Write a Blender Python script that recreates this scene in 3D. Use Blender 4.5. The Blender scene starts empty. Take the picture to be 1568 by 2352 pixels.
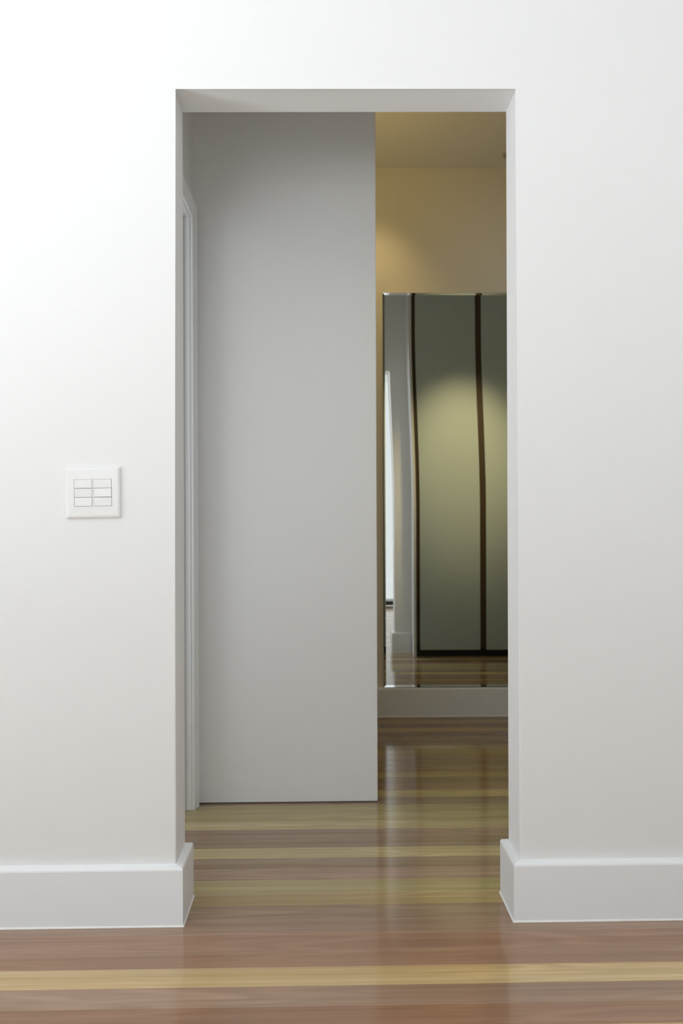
import bpy, bmesh, math, random
from mathutils import Vector, Matrix
random.seed(4)
C = bpy.context
S = C.scene
COL = S.collection

# ------------------------------------------------------------------ camera
CAM_H = 1.0236
cam_d = bpy.data.cameras.new('camera')
cam = bpy.data.objects.new('camera', cam_d); COL.objects.link(cam)
cam_d.sensor_fit = 'HORIZONTAL'; cam_d.sensor_width = 24.0
cam_d.lens = 2050 / 1568 * 24.0
cam_d.shift_x = -0.0075
cam_d.shift_y = 0.0057
cam.matrix_world = (Matrix.Translation((0, 0, CAM_H)) @ Matrix.Rotation(-math.radians(1.28), 4, 'Z')
                    @ Matrix.Rotation(math.radians(90), 4, 'X') @ Matrix.Rotation(-math.radians(0.20), 4, 'Z'))
cam_d.clip_start = 0.02
cam_d.dof.use_dof = True; cam_d.dof.focus_distance = 2.3; cam_d.dof.aperture_fstop = 5.6
S.camera = cam

# ------------------------------------------------------------------ light
D, T = 2.255, 0.140           # front face and thickness of the wall with the opening
CEIL = 2.80
FAR = 4.55
RX0, RX1, RY0 = -2.6, 1.5, -1.12
SRX = -1.3                    # outer wall of the side room
W1 = (-0.50, 1.35, 0.06, 2.60)   # window_1 in the left wall: y0 y1 z0 z1
W3 = (-1.90, -0.50, 0.40, 2.55)   # window_3 in the wall behind the camera: x0 x1 z0 z1
W4 = (0.45, 1.05, 0.02, 2.62)      # window_4, a narrow full-height pane in the same wall
W2 = (2.42, 2.90, 0.35, 2.35)      # window_2 of the side room

world = bpy.data.worlds.new('sky'); S.world = world; world.use_nodes = True
bg = world.node_tree.nodes['Background']
bg.inputs[0].default_value = (0.92, 0.97, 1.0, 1); bg.inputs[1].default_value = 1.0

def area_light(name, loc, direction, sx, sy, power, col):
    ld = bpy.data.lights.new(name, 'AREA'); ld.shape = 'RECTANGLE'; ld.size = sx; ld.size_y = sy
    ld.energy = power; ld.color = col
    o = bpy.data.objects.new(name, ld); COL.objects.link(o); o.location = loc
    o.rotation_euler = Vector(direction).to_track_quat('-Z', 'Y').to_euler()
    return o
area_light('window_daylight', (RX0 - 0.22, (W1[0] + W1[1]) / 2, (W1[2] + W1[3]) / 2), (1, 0, 0),
           W1[1] - W1[0], W1[3] - W1[2], 2, (0.92, 0.97, 1.0))
# light thrown up by the sunlit terrace outside window_1
area_light('terrace_bounce', (RX0 - 1.05, 0.40, 0.02), (0.15, 0, 1), 2.0, 2.6, 198, (0.93, 0.97, 1.0))
area_light('back_window_fill', ((W3[0] + W3[1]) / 2, RY0 - 0.22, (W3[2] + W3[3]) / 2), (0, 1, 5.0),
           W3[1] - W3[0], W3[3] - W3[2], 70, (0.92, 0.97, 1.0))  # added fill at window_3, tilted up to even out the front wall
area_light('side_room_daylight', (SRX - 0.02, (W2[0] + W2[1]) / 2, (W2[2] + W2[3]) / 2), (1, 0.3, 0),
           W2[1] - W2[0] - 0.1, W2[3] - W2[2] - 0.1, 5, (0.95, 0.98, 1.0))

S.view_settings.view_transform = 'Standard'; S.view_settings.look = 'None'
S.view_settings.gamma = 1.0; S.view_settings.use_curve_mapping = False
S.view_settings.exposure = 0.02
S.cycles.max_bounces = 14; S.cycles.diffuse_bounces = 8; S.cycles.glossy_bounces = 8

# ------------------------------------------------------------------ helpers
def lin(r, g, b):
    f = lambda c: (c / 255 / 12.92) if c <= 10 else ((c / 255 + 0.055) / 1.055) ** 2.4
    return (f(r), f(g), f(b), 1)

def material(name, col, rough=0.5, metallic=0.0, spec=0.5, bump=0.0, bscale=200, mottling=0.0, coat=0.0):
    m = bpy.data.materials.new(name); m.use_nodes = True
    nt = m.node_tree; p = nt.nodes['Principled BSDF']
    p.inputs['Base Color'].default_value = col
    p.inputs['Roughness'].default_value = rough
    p.inputs['Metallic'].default_value = metallic
    p.inputs['Specular IOR Level'].default_value = spec
    p.inputs['Coat Weight'].default_value = coat
    tc = nt.nodes.new('ShaderNodeTexCoord')
    if bump:
        n = nt.nodes.new('ShaderNodeTexNoise'); n.inputs['Scale'].default_value = bscale; n.inputs['Detail'].default_value = 3
        nt.links.new(tc.outputs['Object'], n.inputs['Vector'])
        b = nt.nodes.new('ShaderNodeBump'); b.inputs['Strength'].default_value = bump; b.inputs['Distance'].default_value = 0.0008
        nt.links.new(n.outputs['Fac'], b.inputs['Height']); nt.links.new(b.outputs['Normal'], p.inputs['Normal'])
    if mottling:
        n = nt.nodes.new('ShaderNodeTexNoise'); n.inputs['Scale'].default_value = 2.3; n.inputs['Detail'].default_value = 4
        nt.links.new(tc.outputs['Object'], n.inputs['Vector'])
        r = nt.nodes.new('ShaderNodeMapRange')
        r.inputs['To Min'].default_value = 1 - mottling; r.inputs['To Max'].default_value = 1 + mottling
        nt.links.new(n.outputs['Fac'], r.inputs['Value'])
        h = nt.nodes.new('ShaderNodeHueSaturation'); h.inputs['Color'].default_value = col
        nt.links.new(r.outputs['Result'], h.inputs['Value']); nt.links.new(h.outputs['Color'], p.inputs['Base Color'])
    return m

M_wall = material('white_wall_paint', (0.845, 0.85, 0.855, 1), 0.75, spec=0.3, bump=0.10, bscale=260, mottling=0.006)
M_wall_warm = material('lamp_tinted_wall_paint', (0.85, 0.80, 0.69, 1), 0.75, spec=0.3, bump=0.10, bscale=260, mottling=0.006)  # far wall: warmth of the lamp light put into the paint colour
M_ceil = material('white_ceiling_paint', (0.84, 0.84, 0.83, 1), 0.9, spec=0.2, bump=0.05)
M_trim = material('white_gloss_trim_paint', (0.87, 0.895, 0.92, 1), 0.32, spec=0.5, bump=0.04, bscale=90)
M_caulk = material('white_sealant', (0.86, 0.85, 0.83, 1), 0.5)
M_plate = material('white_switch_plastic', (0.83, 0.83, 0.83, 1), 0.28)
M_gap = material('dark_gap', (0.10, 0.10, 0.10, 1), 0.8)
M_door = material('satin_sage_grey_laminate', (0.52, 0.61, 0.65, 1), 0.36, spec=0.5)
M_edge = material('white_panel_laminate', (0.72, 0.73, 0.74, 1), 0.45)
M_channel = material('dark_bronze_channel', lin(70, 56, 38), 0.45)
M_plinth = material('black_plinth_laminate', lin(38, 36, 32), 0.5)
M_mirror = material('silvered_mirror_glass', (0.80, 0.82, 0.79, 1), 0.012, metallic=1.0)
M_mback = material('grey_mirror_backing', lin(70, 72, 66), 0.6)
M_metal = material('brushed_grey_metal', (0.30, 0.29, 0.27, 1), 0.4, metallic=0.7)
M_sub = material('dark_subfloor', (0.05, 0.035, 0.025, 1), 0.8)
M_glass = material("clear_window_glass", (1, 1, 1, 1), 0.0)

def lens_material(strength, col):
    m = bpy.data.materials.new('lit_lamp_lens'); m.use_nodes = True
    p = m.node_tree.nodes['Principled BSDF']
    p.inputs['Emission Color'].default_value = (*col, 1); p.inputs['Emission Strength'].default_value = strength
    return m
M_lens_off = material('unlit_lamp_lens', (0.50, 0.49, 0.44, 1), 0.4)
M_ring_off = material('grey_lamp_ring', (0.55, 0.54, 0.50, 1), 0.5)

def wood_material():
    m = bpy.data.materials.new('varnished_hardwood'); m.use_nodes = True
    nt = m.node_tree; N = nt.nodes; L = nt.links; p = N['Principled BSDF']
    oi = N.new('ShaderNodeObjectInfo'); tc = N.new('ShaderNodeTexCoord')
    off = N.new('ShaderNodeVectorMath'); off.operation = 'SCALE'; off.inputs[0].default_value = (31.7, 17.3, 9.1)
    L.new(oi.outputs['Random'], off.inputs['Scale'])
    def stretched(sx, sy):
        mul = N.new('ShaderNodeVectorMath'); mul.operation = 'MULTIPLY'; mul.inputs[1].default_value = (sx, sy, 1)
        L.new(tc.outputs['Object'], mul.inputs[0])
        add = N.new('ShaderNodeVectorMath'); add.operation = 'ADD'
        L.new(mul.outputs[0], add.inputs[0]); L.new(off.outputs[0], add.inputs[1])
        return add.outputs[0]
    def noise(vec, detail=3, rough=0.55):
        n = N.new('ShaderNodeTexNoise'); n.inputs['Scale'].default_value = 1; n.inputs['Detail'].default_value = detail
        n.inputs['Roughness'].default_value = rough; L.new(vec, n.inputs['Vector']); return n.outputs['Fac']
    def rng(v, a, b, c, d):
        r = N.new('ShaderNodeMapRange'); r.inputs[1].default_value = a; r.inputs[2].default_value = b
        r.inputs[3].default_value = c; r.inputs[4].default_value = d; L.new(v, r.inputs[0]); return r.outputs[0]
    def mth(op, a, b=None):
        n = N.new('ShaderNodeMath'); n.operation = op
        for i, v in enumerate((a, b)):
            if v is None: continue
            if isinstance(v, (int, float)): n.inputs[i].default_value = v
            else: L.new(v, n.inputs[i])
        return n.outputs[0]
    fine = noise(stretched(2.2, 260), 4, 0.6)
    streak = noise(stretched(0.45, 38), 3)
    broad = noise(stretched(1.3, 10), 2)
    swirl = noise(stretched(1.1, 11), 1.5)               # growth rings: long ellipses (cathedral figure)
    ring = mth('SINE', mth('MULTIPLY', swirl, 62.0))
    ringa = rng(broad, 0.42, 0.60, 0.0, 1.0)
    v = mth('ADD', rng(fine, 0.3, 0.7, -0.08, 0.08), rng(streak, 0.3, 0.7, -0.12, 0.12))
    v = mth('ADD', v, mth('MULTIPLY', mth('MULTIPLY', ring, ringa), 0.10))
    v = mth('ADD', v, rng(broad, 0.3, 0.7, -0.11, 0.11))
    fleck = rng(noise(stretched(9, 150), 1), 0.79, 0.84, 0.0, -0.35)
    v = mth('ADD', mth('ADD', v, fleck), 1.0)
    hs = N.new('ShaderNodeHueSaturation'); L.new(oi.outputs['Color'], hs.inputs['Color']); L.new(v, hs.inputs['Value'])
    L.new(rng(streak, 0.3, 0.7, 1.10, 0.92), hs.inputs['Saturation'])
    L.new(hs.outputs['Color'], p.inputs['Base Color'])
    p.inputs['Roughness'].default_value = 0.11
    p.inputs['Specular IOR Level'].default_value = 0.65
    b = N.new('ShaderNodeBump'); b.inputs['Strength'].default_value = 0.10; b.inputs['Distance'].default_value = 0.0006
    L.new(streak, b.inputs['Height']); L.new(b.outputs['Normal'], p.inputs['Normal'])
    return m
M_wood = wood_material()

def link(name, bm, mat, parent=None, smooth=False):
    bmesh.ops.recalc_face_normals(bm, faces=bm.faces)
    me = bpy.data.meshes.new(name); bm.to_mesh(me); bm.free()
    me.materials.append(mat)
    if smooth:
        for f in me.polygons: f.use_smooth = True
    o = bpy.data.objects.new(name, me); COL.objects.link(o)
    if parent: o.parent = parent
    return o

def box(bm, x0, x1, y0, y1, z0, z1, bevel=0.0, seg=2):
    r = bmesh.ops.create_cube(bm, size=1.0)
    vs = r['verts']
    for v in vs:
        v.co = Vector(((x0 + x1) / 2 + v.co.x * (x1 - x0), (y0 + y1) / 2 + v.co.y * (y1 - y0), (z0 + z1) / 2 + v.co.z * (z1 - z0)))
    if bevel:
        es = list({e for v in vs for e in v.link_edges})
        bmesh.ops.bevel(bm, geom=es, offset=bevel, segments=seg, affect='EDGES', profile=0.5)

def boxes(name, mat, parent, *bs, bevel=0.0):
    bm = bmesh.new()
    for b in bs: box(bm, *b, bevel=bevel)
    return link(name, bm, mat, parent)

def structure(o): o['kind'] = 'structure'; return o

def empty(name, loc, label=None, cat=None, group=None, kind=None):
    o = bpy.data.objects.new(name, None); COL.objects.link(o); o.location = loc; o.empty_display_size = 0.1
    if label: o['label'] = label
    if cat: o['category'] = cat
    if group: o['group'] = group
    if kind: o['kind'] = kind
    return o

def sweep(bm, path, profile, side):
    """profile (offset from the wall, height) carried along a 2-D path with mitred corners"""
    pts = [Vector(p) for p in path]; nrm = []
    for a, b in zip(pts, pts[1:]):
        d = (b - a).normalized(); nrm.append(Vector((-d.y, d.x)) * side)
    rows = []
    for i, p in enumerate(pts):
        if i == 0: m = nrm[0]
        elif i == len(pts) - 1: m = nrm[-1]
        else:
            m = nrm[i - 1] + nrm[i]; m = m / m.dot(nrm[i])
        rows.append([bm.verts.new((p.x + m.x * d, p.y + m.y * d, z)) for d, z in profile])
    n = len(profile)
    for r0, r1 in zip(rows, rows[1:]):
        for j in range(n):
            bm.faces.new((r0[j], r0[(j + 1) % n], r1[(j + 1) % n], r1[j]))
    bm.faces.new(rows[0]); bm.faces.new(list(reversed(rows[-1])))

# ------------------------------------------------------------------ floor: every board is a piece of its own
floor = structure(boxes('floor', M_sub, None, (RX0, 2.1, RY0, FAR + 0.1, -0.06, -0.021)))
BW = 0.081; Y_REF = 2.0285
yellow = lin(197, 162, 111); straw = lin(186, 160, 112); tan = lin(164, 134, 88); rose = lin(155, 114, 84); plum = lin(152, 112, 85)
redb = lin(155, 114, 86); greyb = lin(156, 122, 96); brown = lin(146, 116, 87); dark = lin(122, 92, 68); olive = lin(170, 146, 98)
named = {-6: rose, -5: redb, -4: yellow, -3: redb, -2: greyb, -1: yellow, 0: rose, 1: plum, 2: greyb, 3: brown,
         4: tan, 5: olive, 6: greyb, 7: brown, 8: straw, 9: brown, 10: greyb, 11: straw, 12: olive, 13: olive, 14: brown,
         15: straw, 16: greyb, 17: brown, 18: tan, 19: brown, 20: brown, 21: greyb, 22: tan, 23: brown, 24: dark,
         25: brown, 26: dark, 27: tan, 28: dark, 29: brown, 30: dark}
def board_mesh():
    bm = bmesh.new(); h, g, c = 0.02, 0.00035, 0.0008
    prof = [(-BW / 2 + g, -h), (BW / 2 - g, -h), (BW / 2 - g, -c), (BW / 2 - g - c, 0), (-BW / 2 + g + c, 0), (-BW / 2 + g, -c)]
    a = [bm.verts.new((RX0, y, z)) for y, z in prof]; b = [bm.verts.new((2.1, y, z)) for y, z in prof]
    for j in range(6): bm.faces.new((a[j], a[(j + 1) % 6], b[(j + 1) % 6], b[j]))
    bm.faces.new(a); bm.faces.new(list(reversed(b)))
    bmesh.ops.recalc_face_normals(bm, faces=bm.faces)
    me = bpy.data.meshes.new('floor_board'); bm.to_mesh(me); bm.free(); me.materials.append(M_wood); return me
bmesh_board = board_mesh()
k0 = math.ceil((RY0 - Y_REF) / BW); k1 = math.floor((FAR + 0.06 - Y_REF) / BW)
pool = [rose, redb, greyb, brown, yellow, tan, straw, olive, brown, greyb]
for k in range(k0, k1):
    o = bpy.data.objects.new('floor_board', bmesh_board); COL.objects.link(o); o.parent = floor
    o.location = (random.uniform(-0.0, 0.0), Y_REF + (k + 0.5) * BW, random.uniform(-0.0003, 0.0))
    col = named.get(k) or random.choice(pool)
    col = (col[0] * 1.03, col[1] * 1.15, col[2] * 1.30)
    if k >= 15: col = (col[0] * 1.10, col[1] * 1.03, col[2] * 0.82)  # boards past the panel: warm lamp light put into their colour
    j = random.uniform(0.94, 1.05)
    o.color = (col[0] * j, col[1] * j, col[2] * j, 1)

# ------------------------------------------------------------------ walls and ceiling
OX0, OX1, OZ = -0.3813, 0.4870, 2.1085
OZL, OZR = OZ - 0.0042, OZ + 0.0026   # the lintel is a few millimetres out of level
def wall_front():
    bm = bmesh.new()
    out = [(RX0 - 0.1, 0), (OX0, 0), (OX0, OZL), (OX1, OZR), (OX1, 0), (2.2, 0), (2.2, CEIL), (RX0 - 0.1, CEIL)]
    a = [bm.verts.new((x, D, z)) for x, z in out]; b = [bm.verts.new((x, D + T, z)) for x, z in out]
    bm.faces.new(a); bm.faces.new(list(reversed(b)))
    n = len(out)
    for i in range(n): bm.faces.new((a[i], b[i], b[(i + 1) % n], a[(i + 1) % n]))
    bm.edges.ensure_lookup_table()
    es = [e for e in bm.edges if abs(e.verts[0].co.y - e.verts[1].co.y) < 1e-6
          and all(OX0 - .001 <= v.co.x <= OX1 + .001 and v.co.z < OZR + .001 and v.co.y < D + .01 for v in e.verts)]
    bmesh.ops.bevel(bm, geom=es, offset=0.005, segments=3, affect='EDGES', profile=0.5)
    bmesh.ops.triangulate(bm, faces=[f for f in bm.faces if len(f.verts) > 4])
    return link('wall_front', bm, M_wall)
structure(wall_front())
y0, y1, z0, z1 = W1
structure(boxes('wall_left', M_wall, None, (RX0 - 0.1, RX0, RY0, y0, 0, CEIL), (RX0 - 0.1, RX0, y1, D, 0, CEIL),
                (RX0 - 0.1, RX0, y0, y1, 0, z0), (RX0 - 0.1, RX0, y0, y1, z1, CEIL)))
structure(boxes('wall_right', M_wall, None, (RX1, RX1 + 0.1, RY0, D, 0, CEIL)))
x0, x1, z0, z1 = W3
structure(boxes('wall_back', M_wall, None, (RX0 - 0.1, x0, RY0 - 0.1, RY0, 0, CEIL), (x1, W4[0], RY0 - 0.1, RY0, 0, CEIL), (W4[1], RX1 + 0.1, RY0 - 0.1, RY0, 0, CEIL),
                (W4[0], W4[1], RY0 - 0.1, RY0, 0, W4[2]), (W4[0], W4[1], RY0 - 0.1, RY0, W4[3], CEIL),
                (x0, x1, RY0 - 0.1, RY0, 0, z0), (x0, x1, RY0 - 0.1, RY0, z1, CEIL)))
structure(boxes('ceiling', M_ceil, None, (RX0 - 0.1, 2.2, RY0 - 0.1, FAR + 0.1, CEIL, CEIL + 0.1)))
structure(boxes('wall_far', M_wall_warm, None, (-2.2, 2.2, FAR, FAR + 0.1, 0, CEIL)))
structure(boxes('wall_hall_right', M_wall, None, (2.1, 2.2, D + T, FAR, 0, CEIL)))
# panel wall facing the opening
PY, PX1 = 3.19, 0.179
def partition():
    bm = bmesh.new(); box(bm, -0.474, PX1, PY, PY + 0.11, 0.004, CEIL)
    es = [e for e in bm.edges if all(abs(v.co.x - PX1) < 1e-5 for v in e.verts) and abs(e.verts[0].co.z - e.verts[1].co.z) > 1]
    bmesh.ops.bevel(bm, geom=es, offset=0.002, segments=2, affect='EDGES')
    return link('wall_partition', bm, M_wall)
wp = structure(partition())
boxes('shadow_gap', M_gap, wp, (-0.474, PX1 - 0.003, PY + 0.003, PY + 0.1, 0.0, 0.004))
# side wall of the hall with its doorway
SX = -0.4740; DY0, DY1, DZ = 2.46, 3.118, 2.067
structure(boxes('wall_side', M_wall, None, (SX - 0.1, SX, D + T, DY0 - 0.02, 0, CEIL), (SX - 0.1, SX, DY1 + 0.02, FAR, 0, CEIL),
                (SX - 0.1, SX, DY0 - 0.02, DY1 + 0.02, DZ + 0.02, CEIL)))
y0, y1, z0, z1 = W2
structure(boxes('wall_side_room', M_wall, None, (SRX - 0.1, SRX, D + T, y0, 0, CEIL), (SRX - 0.1, SRX, y1, FAR, 0, CEIL),
                (SRX - 0.1, SRX, y0, y1, 0, z0), (SRX - 0.1, SRX, y0, y1, z1, CEIL)))
structure(boxes('wall_side_room_back', M_wall, None, (SRX, SX - 0.1, 3.4, 3.5, 0, CEIL)))

# ------------------------------------------------------------------ windows (outside the picture, they let the daylight in)
def window(name, along, p0, p1, W, mullion=True):
    a0, a1, z0, z1 = W
    mid = (a0 + a1) / 2; p = (p0 + p1) / 2
    w = empty(name, (p, mid, z0) if along == 'y' else (mid, p, z0), kind='structure')
    f = 0.05
    def part(n, *b):
        bm = bmesh.new()
        for q0, q1, u0, u1, t in b:
            if along == 'y': box(bm, p0 + t, p1 - t, q0, q1, u0, u1)
            else: box(bm, q0, q1, p0 + t, p1 - t, u0, u1)
        bmesh.ops.translate(bm, verts=bm.verts, vec=-Vector(w.location))
        return link(n, bm, M_trim, w)
    part('window_frame', (a0, a0 + f, z0, z1, 0), (a1 - f, a1, z0, z1, 0), (a0 + f, a1 - f, z0, z0 + f, 0), (a0 + f, a1 - f, z1 - f, z1, 0))
    if mullion: part('mullion', (mid - 0.02, mid + 0.02, z0 + f, z1 - f, 0.01))
window('window_1', 'y', RX0 - 0.09, RX0 - 0.03, W1)
window('window_2', 'y', SRX - 0.09, SRX - 0.03, W2, mullion=False)
window('window_3', 'x', RY0 - 0.09, RY0 - 0.03, W3)
window('window_4', 'x', RY0 - 0.09, RY0 - 0.03, W4, mullion=False)
M_glass.node_tree.nodes['Principled BSDF'].inputs['Transmission Weight'].default_value = 1.0
w4 = bpy.data.objects['window_4']
boxes('window_pane', M_glass, w4, (-0.25, 0.25, -0.003, 0.003, 0.05, W4[3] - W4[2] - 0.05))

# ------------------------------------------------------------------ door in the side wall
door = empty('door_1', (SX, DY1, 0), kind='structure')
def dpart(name, mat, *b, bevel=0.0, bm=None):
    if bm is None:
        bm = bmesh.new()
        for q in b: box(bm, *q, bevel=bevel)
    bmesh.ops.translate(bm, verts=bm.verts, vec=-Vector(door.location))
    return link(name, bm, mat, door)
dpart('door_jamb', M_trim, (SX - 0.1, SX, DY1, DY1 + 0.02, 0, DZ + 0.02), (SX - 0.1, SX, DY0 - 0.02, DY0, 0, DZ + 0.02), (SX - 0.1, SX, DY0, DY1, DZ, DZ + 0.02), bevel=0.0015)
dpart('door_stop', M_trim, (SX - 0.056, SX - 0.0217, DY1 - 0.011, DY1, 0, DZ), (SX - 0.056, SX - 0.0217, DY0, DY0 + 0.011, 0, DZ), (SX - 0.056, SX - 0.0217, DY0 + 0.011, DY1 - 0.011, DZ - 0.011, DZ), bevel=0.0015)
M_stop_shade = material('grey_stop_shade', (0.62, 0.62, 0.62, 1), 0.7)
dpart('stop_shade_strip', M_stop_shade, (SX - 0.0217, SX - 0.0172, DY1 - 0.004, DY1, 0, DZ - 0.004), (SX - 0.0217, SX - 0.0172, DY0, DY1 - 0.004, DZ - 0.004, DZ))  # grey strip draws the shade line between jamb and stop
def architrave():
    bm = bmesh.new(); w, a, b = 0.046, 0.010, 0.021
    ya, zb = DY1 + 0.004, DZ + 0.004
    prof = [(0, 0), (a, 0), (b - 0.003, w * 0.62), (b, w * 0.8), (b, w - 0.003), (b - 0.003, w), (0, w)]  # (proud of wall, away from door)
    ring = []
    for q in range(4):
        row = []
        for d, t in prof:
            y = (ya + t) if q in (0, 1) else (DY0 - 0.004 - t)
            z = 0.0 if q in (0, 3) else zb + t
            row.append(bm.verts.new((SX + d, y, z)))
        ring.append(row)
    n = len(prof)
    for r0, r1 in zip(ring, ring[1:]):
        for j in range(n): bm.faces.new((r0[j], r0[(j + 1) % n], r1[(j + 1) % n], r1[j]))
    bm.faces.new(ring[0]); bm.faces.new(ring[-1])
    return bm
dpart('architrave', M_trim, bm=architrave())
dl = dpart('door_leaf', M_trim, (SX - 0.1 - 0.66, SX - 0.105, DY0 + 0.004, DY0 + 0.04, 0.008, DZ - 0.006), bevel=0.002)

# ------------------------------------------------------------------ skirtings
SK = 0.0195
prof = [(0, 0), (SK, 0), (SK, .1392), (SK - .0012, .1430), (SK - .0035, .1457), (SK - .007, .1472), (0.0, .1502)]
bead = [(SK - .001, 0.0), (SK + .003, 0.0), (SK + .0024, .0016), (SK + .0006, .0036), (SK - .001, .0042)]
def skirting(name, path, side):
    bm = bmesh.new(); sweep(bm, path, prof, side); o = structure(link(name, bm, M_trim))
    bm = bmesh.new(); sweep(bm, path, bead, side); link('sealant_bead', bm, M_caulk, o)
    return o
skirting('baseboard_left', [(RX0, D), (OX0, D), (OX0, D + T), (SX + 0.001, D + T)], -1)
skirting('baseboard_right', [(RX1, D), (OX1, D), (OX1, D + T), (0.596, D + T)], 1)
skirting('baseboard_far', [(-0.478, FAR), (2.1, FAR)], -1)
bm = bmesh.new(); sweep(bm, [(RX0, RY0), (RX1, RY0)], [(0, 0), (.012, 0), (.012, .045), (0, .048)], 1)
structure(link('baseboard_back', bm, M_plinth))

# ------------------------------------------------------------------ light switch
sx0, sz0, sw, sh = -0.6515, 1.0205, 0.1345, 0.1265
sw_c = (sx0 + sw / 2, D, sz0 + sh / 2)
sp = empty('light_switch', sw_c, 'square white wall switch plate with six small rockers left of the opening', 'light switch')
sp.rotation_euler = (0, -math.radians(0.75), 0)
def plate():
    bm = bmesh.new(); w, h = sw / 2, sh / 2
    def loop(a, b, y): return [bm.verts.new((x * a, y, z * b)) for x, z in ((-1, -1), (1, -1), (1, 1), (-1, 1))]
    iw, ih = 0.0468, 0.0340
    L0 = loop(w, h, 0.0); L1 = loop(w, h, -0.0045); L2 = loop(w - 0.002, h - 0.002, -0.0072); L3 = loop(w - 0.006, h - 0.006, -0.0085)
    L4 = loop(iw, ih, -0.0088); L5 = loop(iw, ih, -0.003)
    for a, b in ((L0, L1), (L1, L2), (L2, L3), (L3, L4), (L4, L5)):
        for i in range(4): bm.faces.new((a[i], a[(i + 1) % 4], b[(i + 1) % 4], b[i]))
    bm.faces.new(L5); bm.faces.new(L0)
    return bm
link('cover_plate', plate(), M_plate, sp)
boxes('rocker_recess', M_gap, sp, (-0.0466, 0.0466, -0.0045, -0.0031, -0.0338, 0.0338))
boxes('divider', M_plate, sp, (-0.0014, 0.0018, -0.0089, -0.0045, -0.0338, 0.0338))
tilts = [(0, 0.0), (0.035, 0.02), (-0.01, 0), (0.02, 0.0), (-0.06, -0.03), (0.015, 0.01)]
for c in range(2):
    for r in range(3):
        bm = bmesh.new(); box(bm, -0.0218, 0.0218, -0.0032, 0.0032, -0.01085, 0.01085, bevel=0.0005, seg=1)
        o = link('rocker', bm, M_plate, sp)
        o.location = (-0.0239 + c * 0.0482, -0.0068, 0.0226 - r * 0.0226)
        tx, tz = tilts[c * 3 + r]; o.rotation_euler = (tx, 0, tz)

# ------------------------------------------------------------------ wall mirror
MX0, MX1, MZ0, MZ1 = 0.2885, 1.49, 0.1505, 2.158
mir = empty('wall_mirror', ((MX0 + MX1) / 2, FAR, MZ0), 'tall frameless mirror standing on the far wall skirting, showing wardrobe doors', 'mirror')
def twist(x, z):
    t = max(0, min(1, (2.0 - z) / 0.95)); s = t * t * (3 - 2 * t)
    u = min(x - MX0, 0.12)
    return -0.0078 * s * (x - MX0) + 0.006 * (u - u * u / 0.24)
def mpt(x, y, z): return Vector((x, y, z)) - Vector(mir.location)
BV = 0.011
def mirror_pane():
    bm = bmesh.new(); nx, nz = 28, 80
    g = [[bm.verts.new(mpt(MX0 + BV + (MX1 - MX0 - 2 * BV) * i / nx, 0, MZ0 + BV + (MZ1 - MZ0 - 2 * BV) * j / nz)) for i in range(nx + 1)] for j in range(nz + 1)]
    for row in g:
        for v in row:
            w = v.co + Vector(mir.location); v.co.y = FAR - 0.012 + twist(w.x, w.z) - FAR
    for j in range(nz):
        for i in range(nx): bm.faces.new((g[j][i], g[j][i + 1], g[j + 1][i + 1], g[j + 1][i]))
    return bm
link('mirror_pane', mirror_pane(), M_mirror, mir, smooth=True)
def mirror_bevel():
    bm = bmesh.new(); n = 40
    xi0, xi1, zi0, zi1 = MX0 + BV, MX1 - BV, MZ0 + BV, MZ1 - BV
    inner, outer, back = [], [], []
    def add(xi, zi, xo, zo):
        y = FAR - 0.012 + twist(xi, zi)
        inner.append(bm.verts.new(mpt(xi, y, zi))); outer.append(bm.verts.new(mpt(xo, y - 0.0019, zo))); back.append(bm.verts.new(mpt(xo, y + 0.0045, zo)))
    for i in range(n): t = i / n; add(xi0 + (xi1 - xi0) * t, zi0, MX0 + (MX1 - MX0) * t, MZ0)
    for i in range(n): t = i / n; add(xi1, zi0 + (zi1 - zi0) * t, MX1, MZ0 + (MZ1 - MZ0) * t)
    for i in range(n): t = i / n; add(xi1 + (xi0 - xi1) * t, zi1, MX1 + (MX0 - MX1) * t, MZ1)
    for i in range(n): t = i / n; add(xi0, zi1 + (zi0 - zi1) * t, MX0, MZ1 + (MZ0 - MZ1) * t)
    m = len(inner)
    for i in range(m):
        j = (i + 1) % m
        bm.faces.new((inner[i], outer[i], outer[j], inner[j])); bm.faces.new((outer[i], back[i], back[j], outer[j]))
    return bm
link('bevelled_edge', mirror_bevel(), M_mirror, mir)
bm = bmesh.new()
xs = [MX0 + 0.001, MX1 - 0.001]
box(bm, MX0 + 0.001, MX1 - 0.001, FAR - 0.0075, FAR, MZ0 + 0.001, MZ1 - 0.001)
bmesh.ops.translate(bm, verts=bm.verts, vec=-Vector(mir.location))
link('backing_board', bm, M_mback, mir)

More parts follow.
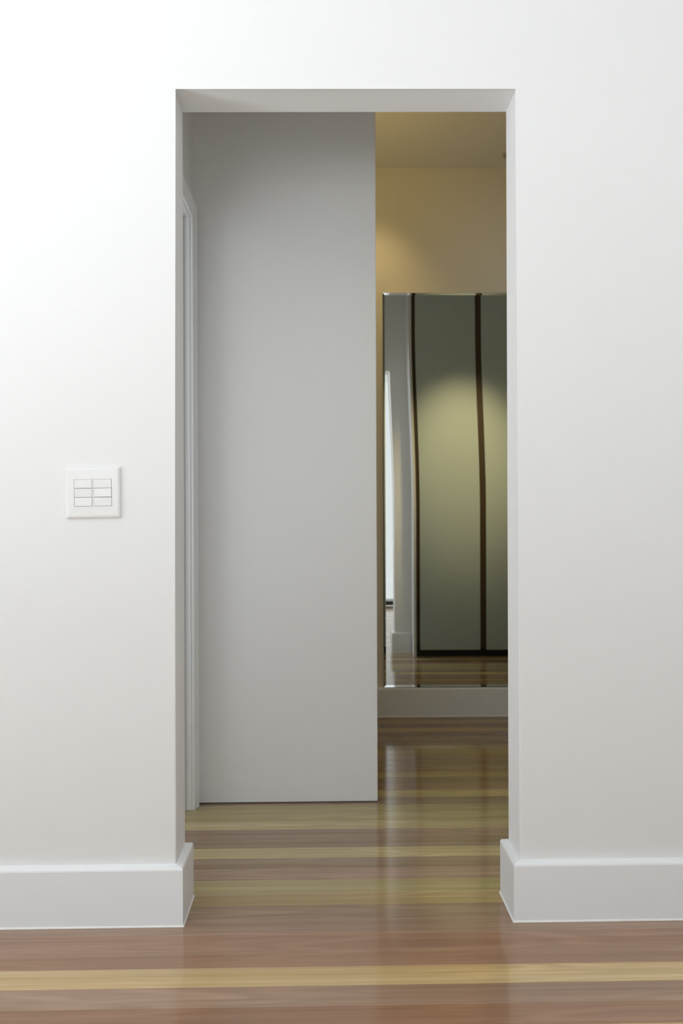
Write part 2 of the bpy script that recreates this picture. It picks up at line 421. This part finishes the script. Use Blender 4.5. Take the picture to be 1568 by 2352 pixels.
# ------------------------------------------------------------------ wardrobe standing behind the front wall (seen in the mirror)
WY, WB = 2.605, D + T
wr = empty('wardrobe', (1.34, WB, 0), 'tall sage grey wardrobe with bronze channels, seen in the far mirror', 'wardrobe')
def wpart(name, mat, *bs, bevel=0.0, parent=wr):
    bm = bmesh.new()
    for b in bs: box(bm, *b, bevel=bevel)
    bmesh.ops.translate(bm, verts=bm.verts, vec=-Vector(wr.location))
    return link(name, bm, mat, parent)
WX = 0.602
wpart('side_panel', M_edge, (WX - 0.003, WX + 0.015, WB, WY + 0.02, 0, CEIL - 0.002))
wpart('carcass', M_channel, (WX + 0.015, 2.098, WB + 0.002, WY - 0.022, 0.09, CEIL - 0.004))
wpart('plinth', M_plinth, (WX + 0.015, 2.098, WB + 0.01, WY - 0.025, 0.0, 0.09))
dx = 0.645
for i in range(3):
    wpart('door', M_door, (dx, dx + 0.438, WY - 0.020, WY, 0.048, CEIL - 0.03), bevel=0.0015)
    if i < 2: wpart('grip_channel', M_channel, (dx + 0.440, dx + 0.480, WY - 0.021, WY - 0.010, 0.055, CEIL - 0.03))
    dx += 0.482

# ------------------------------------------------------------------ ceiling lights of the hall
def downlight(loc, label, lit):
    t = empty('ceiling_downlight', loc, label, 'light')
    bm = bmesh.new(); n = 32; prof2 = [(0.046, 0.0), (0.060, 0.0), (0.060, -0.003), (0.056, -0.006), (0.048, -0.006), (0.044, -0.0008)]
    rows = [[bm.verts.new((r * math.cos(a * math.tau / n), r * math.sin(a * math.tau / n), z)) for r, z in prof2] for a in range(n)]
    for a in range(n):
        for j in range(6):
            bm.faces.new((rows[a][j], rows[(a + 1) % n][j], rows[(a + 1) % n][(j + 1) % 6], rows[a][(j + 1) % 6]))
    link('trim_ring', bm, M_metal if lit else M_ring_off, t, smooth=True)
    bm = bmesh.new(); bmesh.ops.create_cone(bm, cap_ends=True, segments=n, radius1=0.044, radius2=0.044, depth=0.0015)
    bmesh.ops.translate(bm, verts=bm.verts, vec=(0, 0, -0.00085))
    if lit:
        power, angle, col, aim = lit
        link('lamp_lens', bm, lens_material(3, col), t)
        ld = bpy.data.lights.new('downlight_beam', 'SPOT'); ld.energy = power; ld.color = col
        ld.spot_size = math.radians(angle); ld.spot_blend = 1.0; ld.shadow_soft_size = 0.09
        lo = bpy.data.objects.new('downlight_beam', ld); COL.objects.link(lo); lo.parent = t; lo.location = (0, 0, -0.012)
        lo.rotation_euler = Vector(aim).to_track_quat('-Z', 'Y').to_euler()
    else:
        link('lamp_lens', bm, M_lens_off, t)
    return t
WARM = (1.0, 0.70, 0.23)
downlight((0.927, 4.37, CEIL), 'dark round unlit light in the hall ceiling near the far wall', None)
downlight((0.17, 4.18, CEIL), 'lit round ceiling light washing the far wall left of the mirror', (13, 70, (1.0, 0.75, 0.34), (0.13, 0.48, -1.05)))
downlight((1.00, 4.00, CEIL), 'lit round ceiling light aimed at the wardrobe doors', (225, 37, (1.0, 0.78, 0.38), (-0.02, -1.4, -1.33)))
downlight((1.42, 3.25, CEIL), 'added unseen round ceiling light warming the right end of the hall', (7, 105, WARM, (0, 0, -1)))  # added fill lamp, warms the hall floor and wardrobe doors
# added unseen up-light behind the panel wall, warms the ceiling and far wall
sc = empty('added_up_light', (-0.10, PY + 0.11, 2.02), 'added bowl-shaped up-light, unseen on the rear of the grey panel wall', 'light')
bm = bmesh.new(); n = 24
prof3 = [(0.010, -0.06), (0.050, -0.045), (0.080, -0.01), (0.090, 0.03), (0.086, 0.03), (0.074, -0.005), (0.045, -0.036), (0.010, -0.048)]
rows = [[bm.verts.new((r * math.cos(a * math.tau / n), 0.11 + r * math.sin(a * math.tau / n), z)) for r, z in prof3] for a in range(n)]
for a in range(n):
    for j in range(8): bm.faces.new((rows[a][j], rows[(a + 1) % n][j], rows[(a + 1) % n][(j + 1) % 8], rows[a][(j + 1) % 8]))
link('bowl', bm, M_metal, sc, smooth=True)
boxes('wall_bracket', M_metal, sc, (-0.02, 0.02, 0.0, 0.03, -0.05, 0.02))
ld = bpy.data.lights.new('up_light_beam', 'SPOT'); ld.energy = 9.2; ld.color = WARM
ld.spot_size = math.radians(150); ld.spot_blend = 1.0; ld.shadow_soft_size = 0.04
lo = bpy.data.objects.new('up_light_beam', ld); COL.objects.link(lo); lo.parent = sc; lo.location = (0, 0.11, 0.03)
lo.rotation_euler = Vector((0.2, 0.25, 1)).to_track_quat('-Z', 'Y').to_euler()
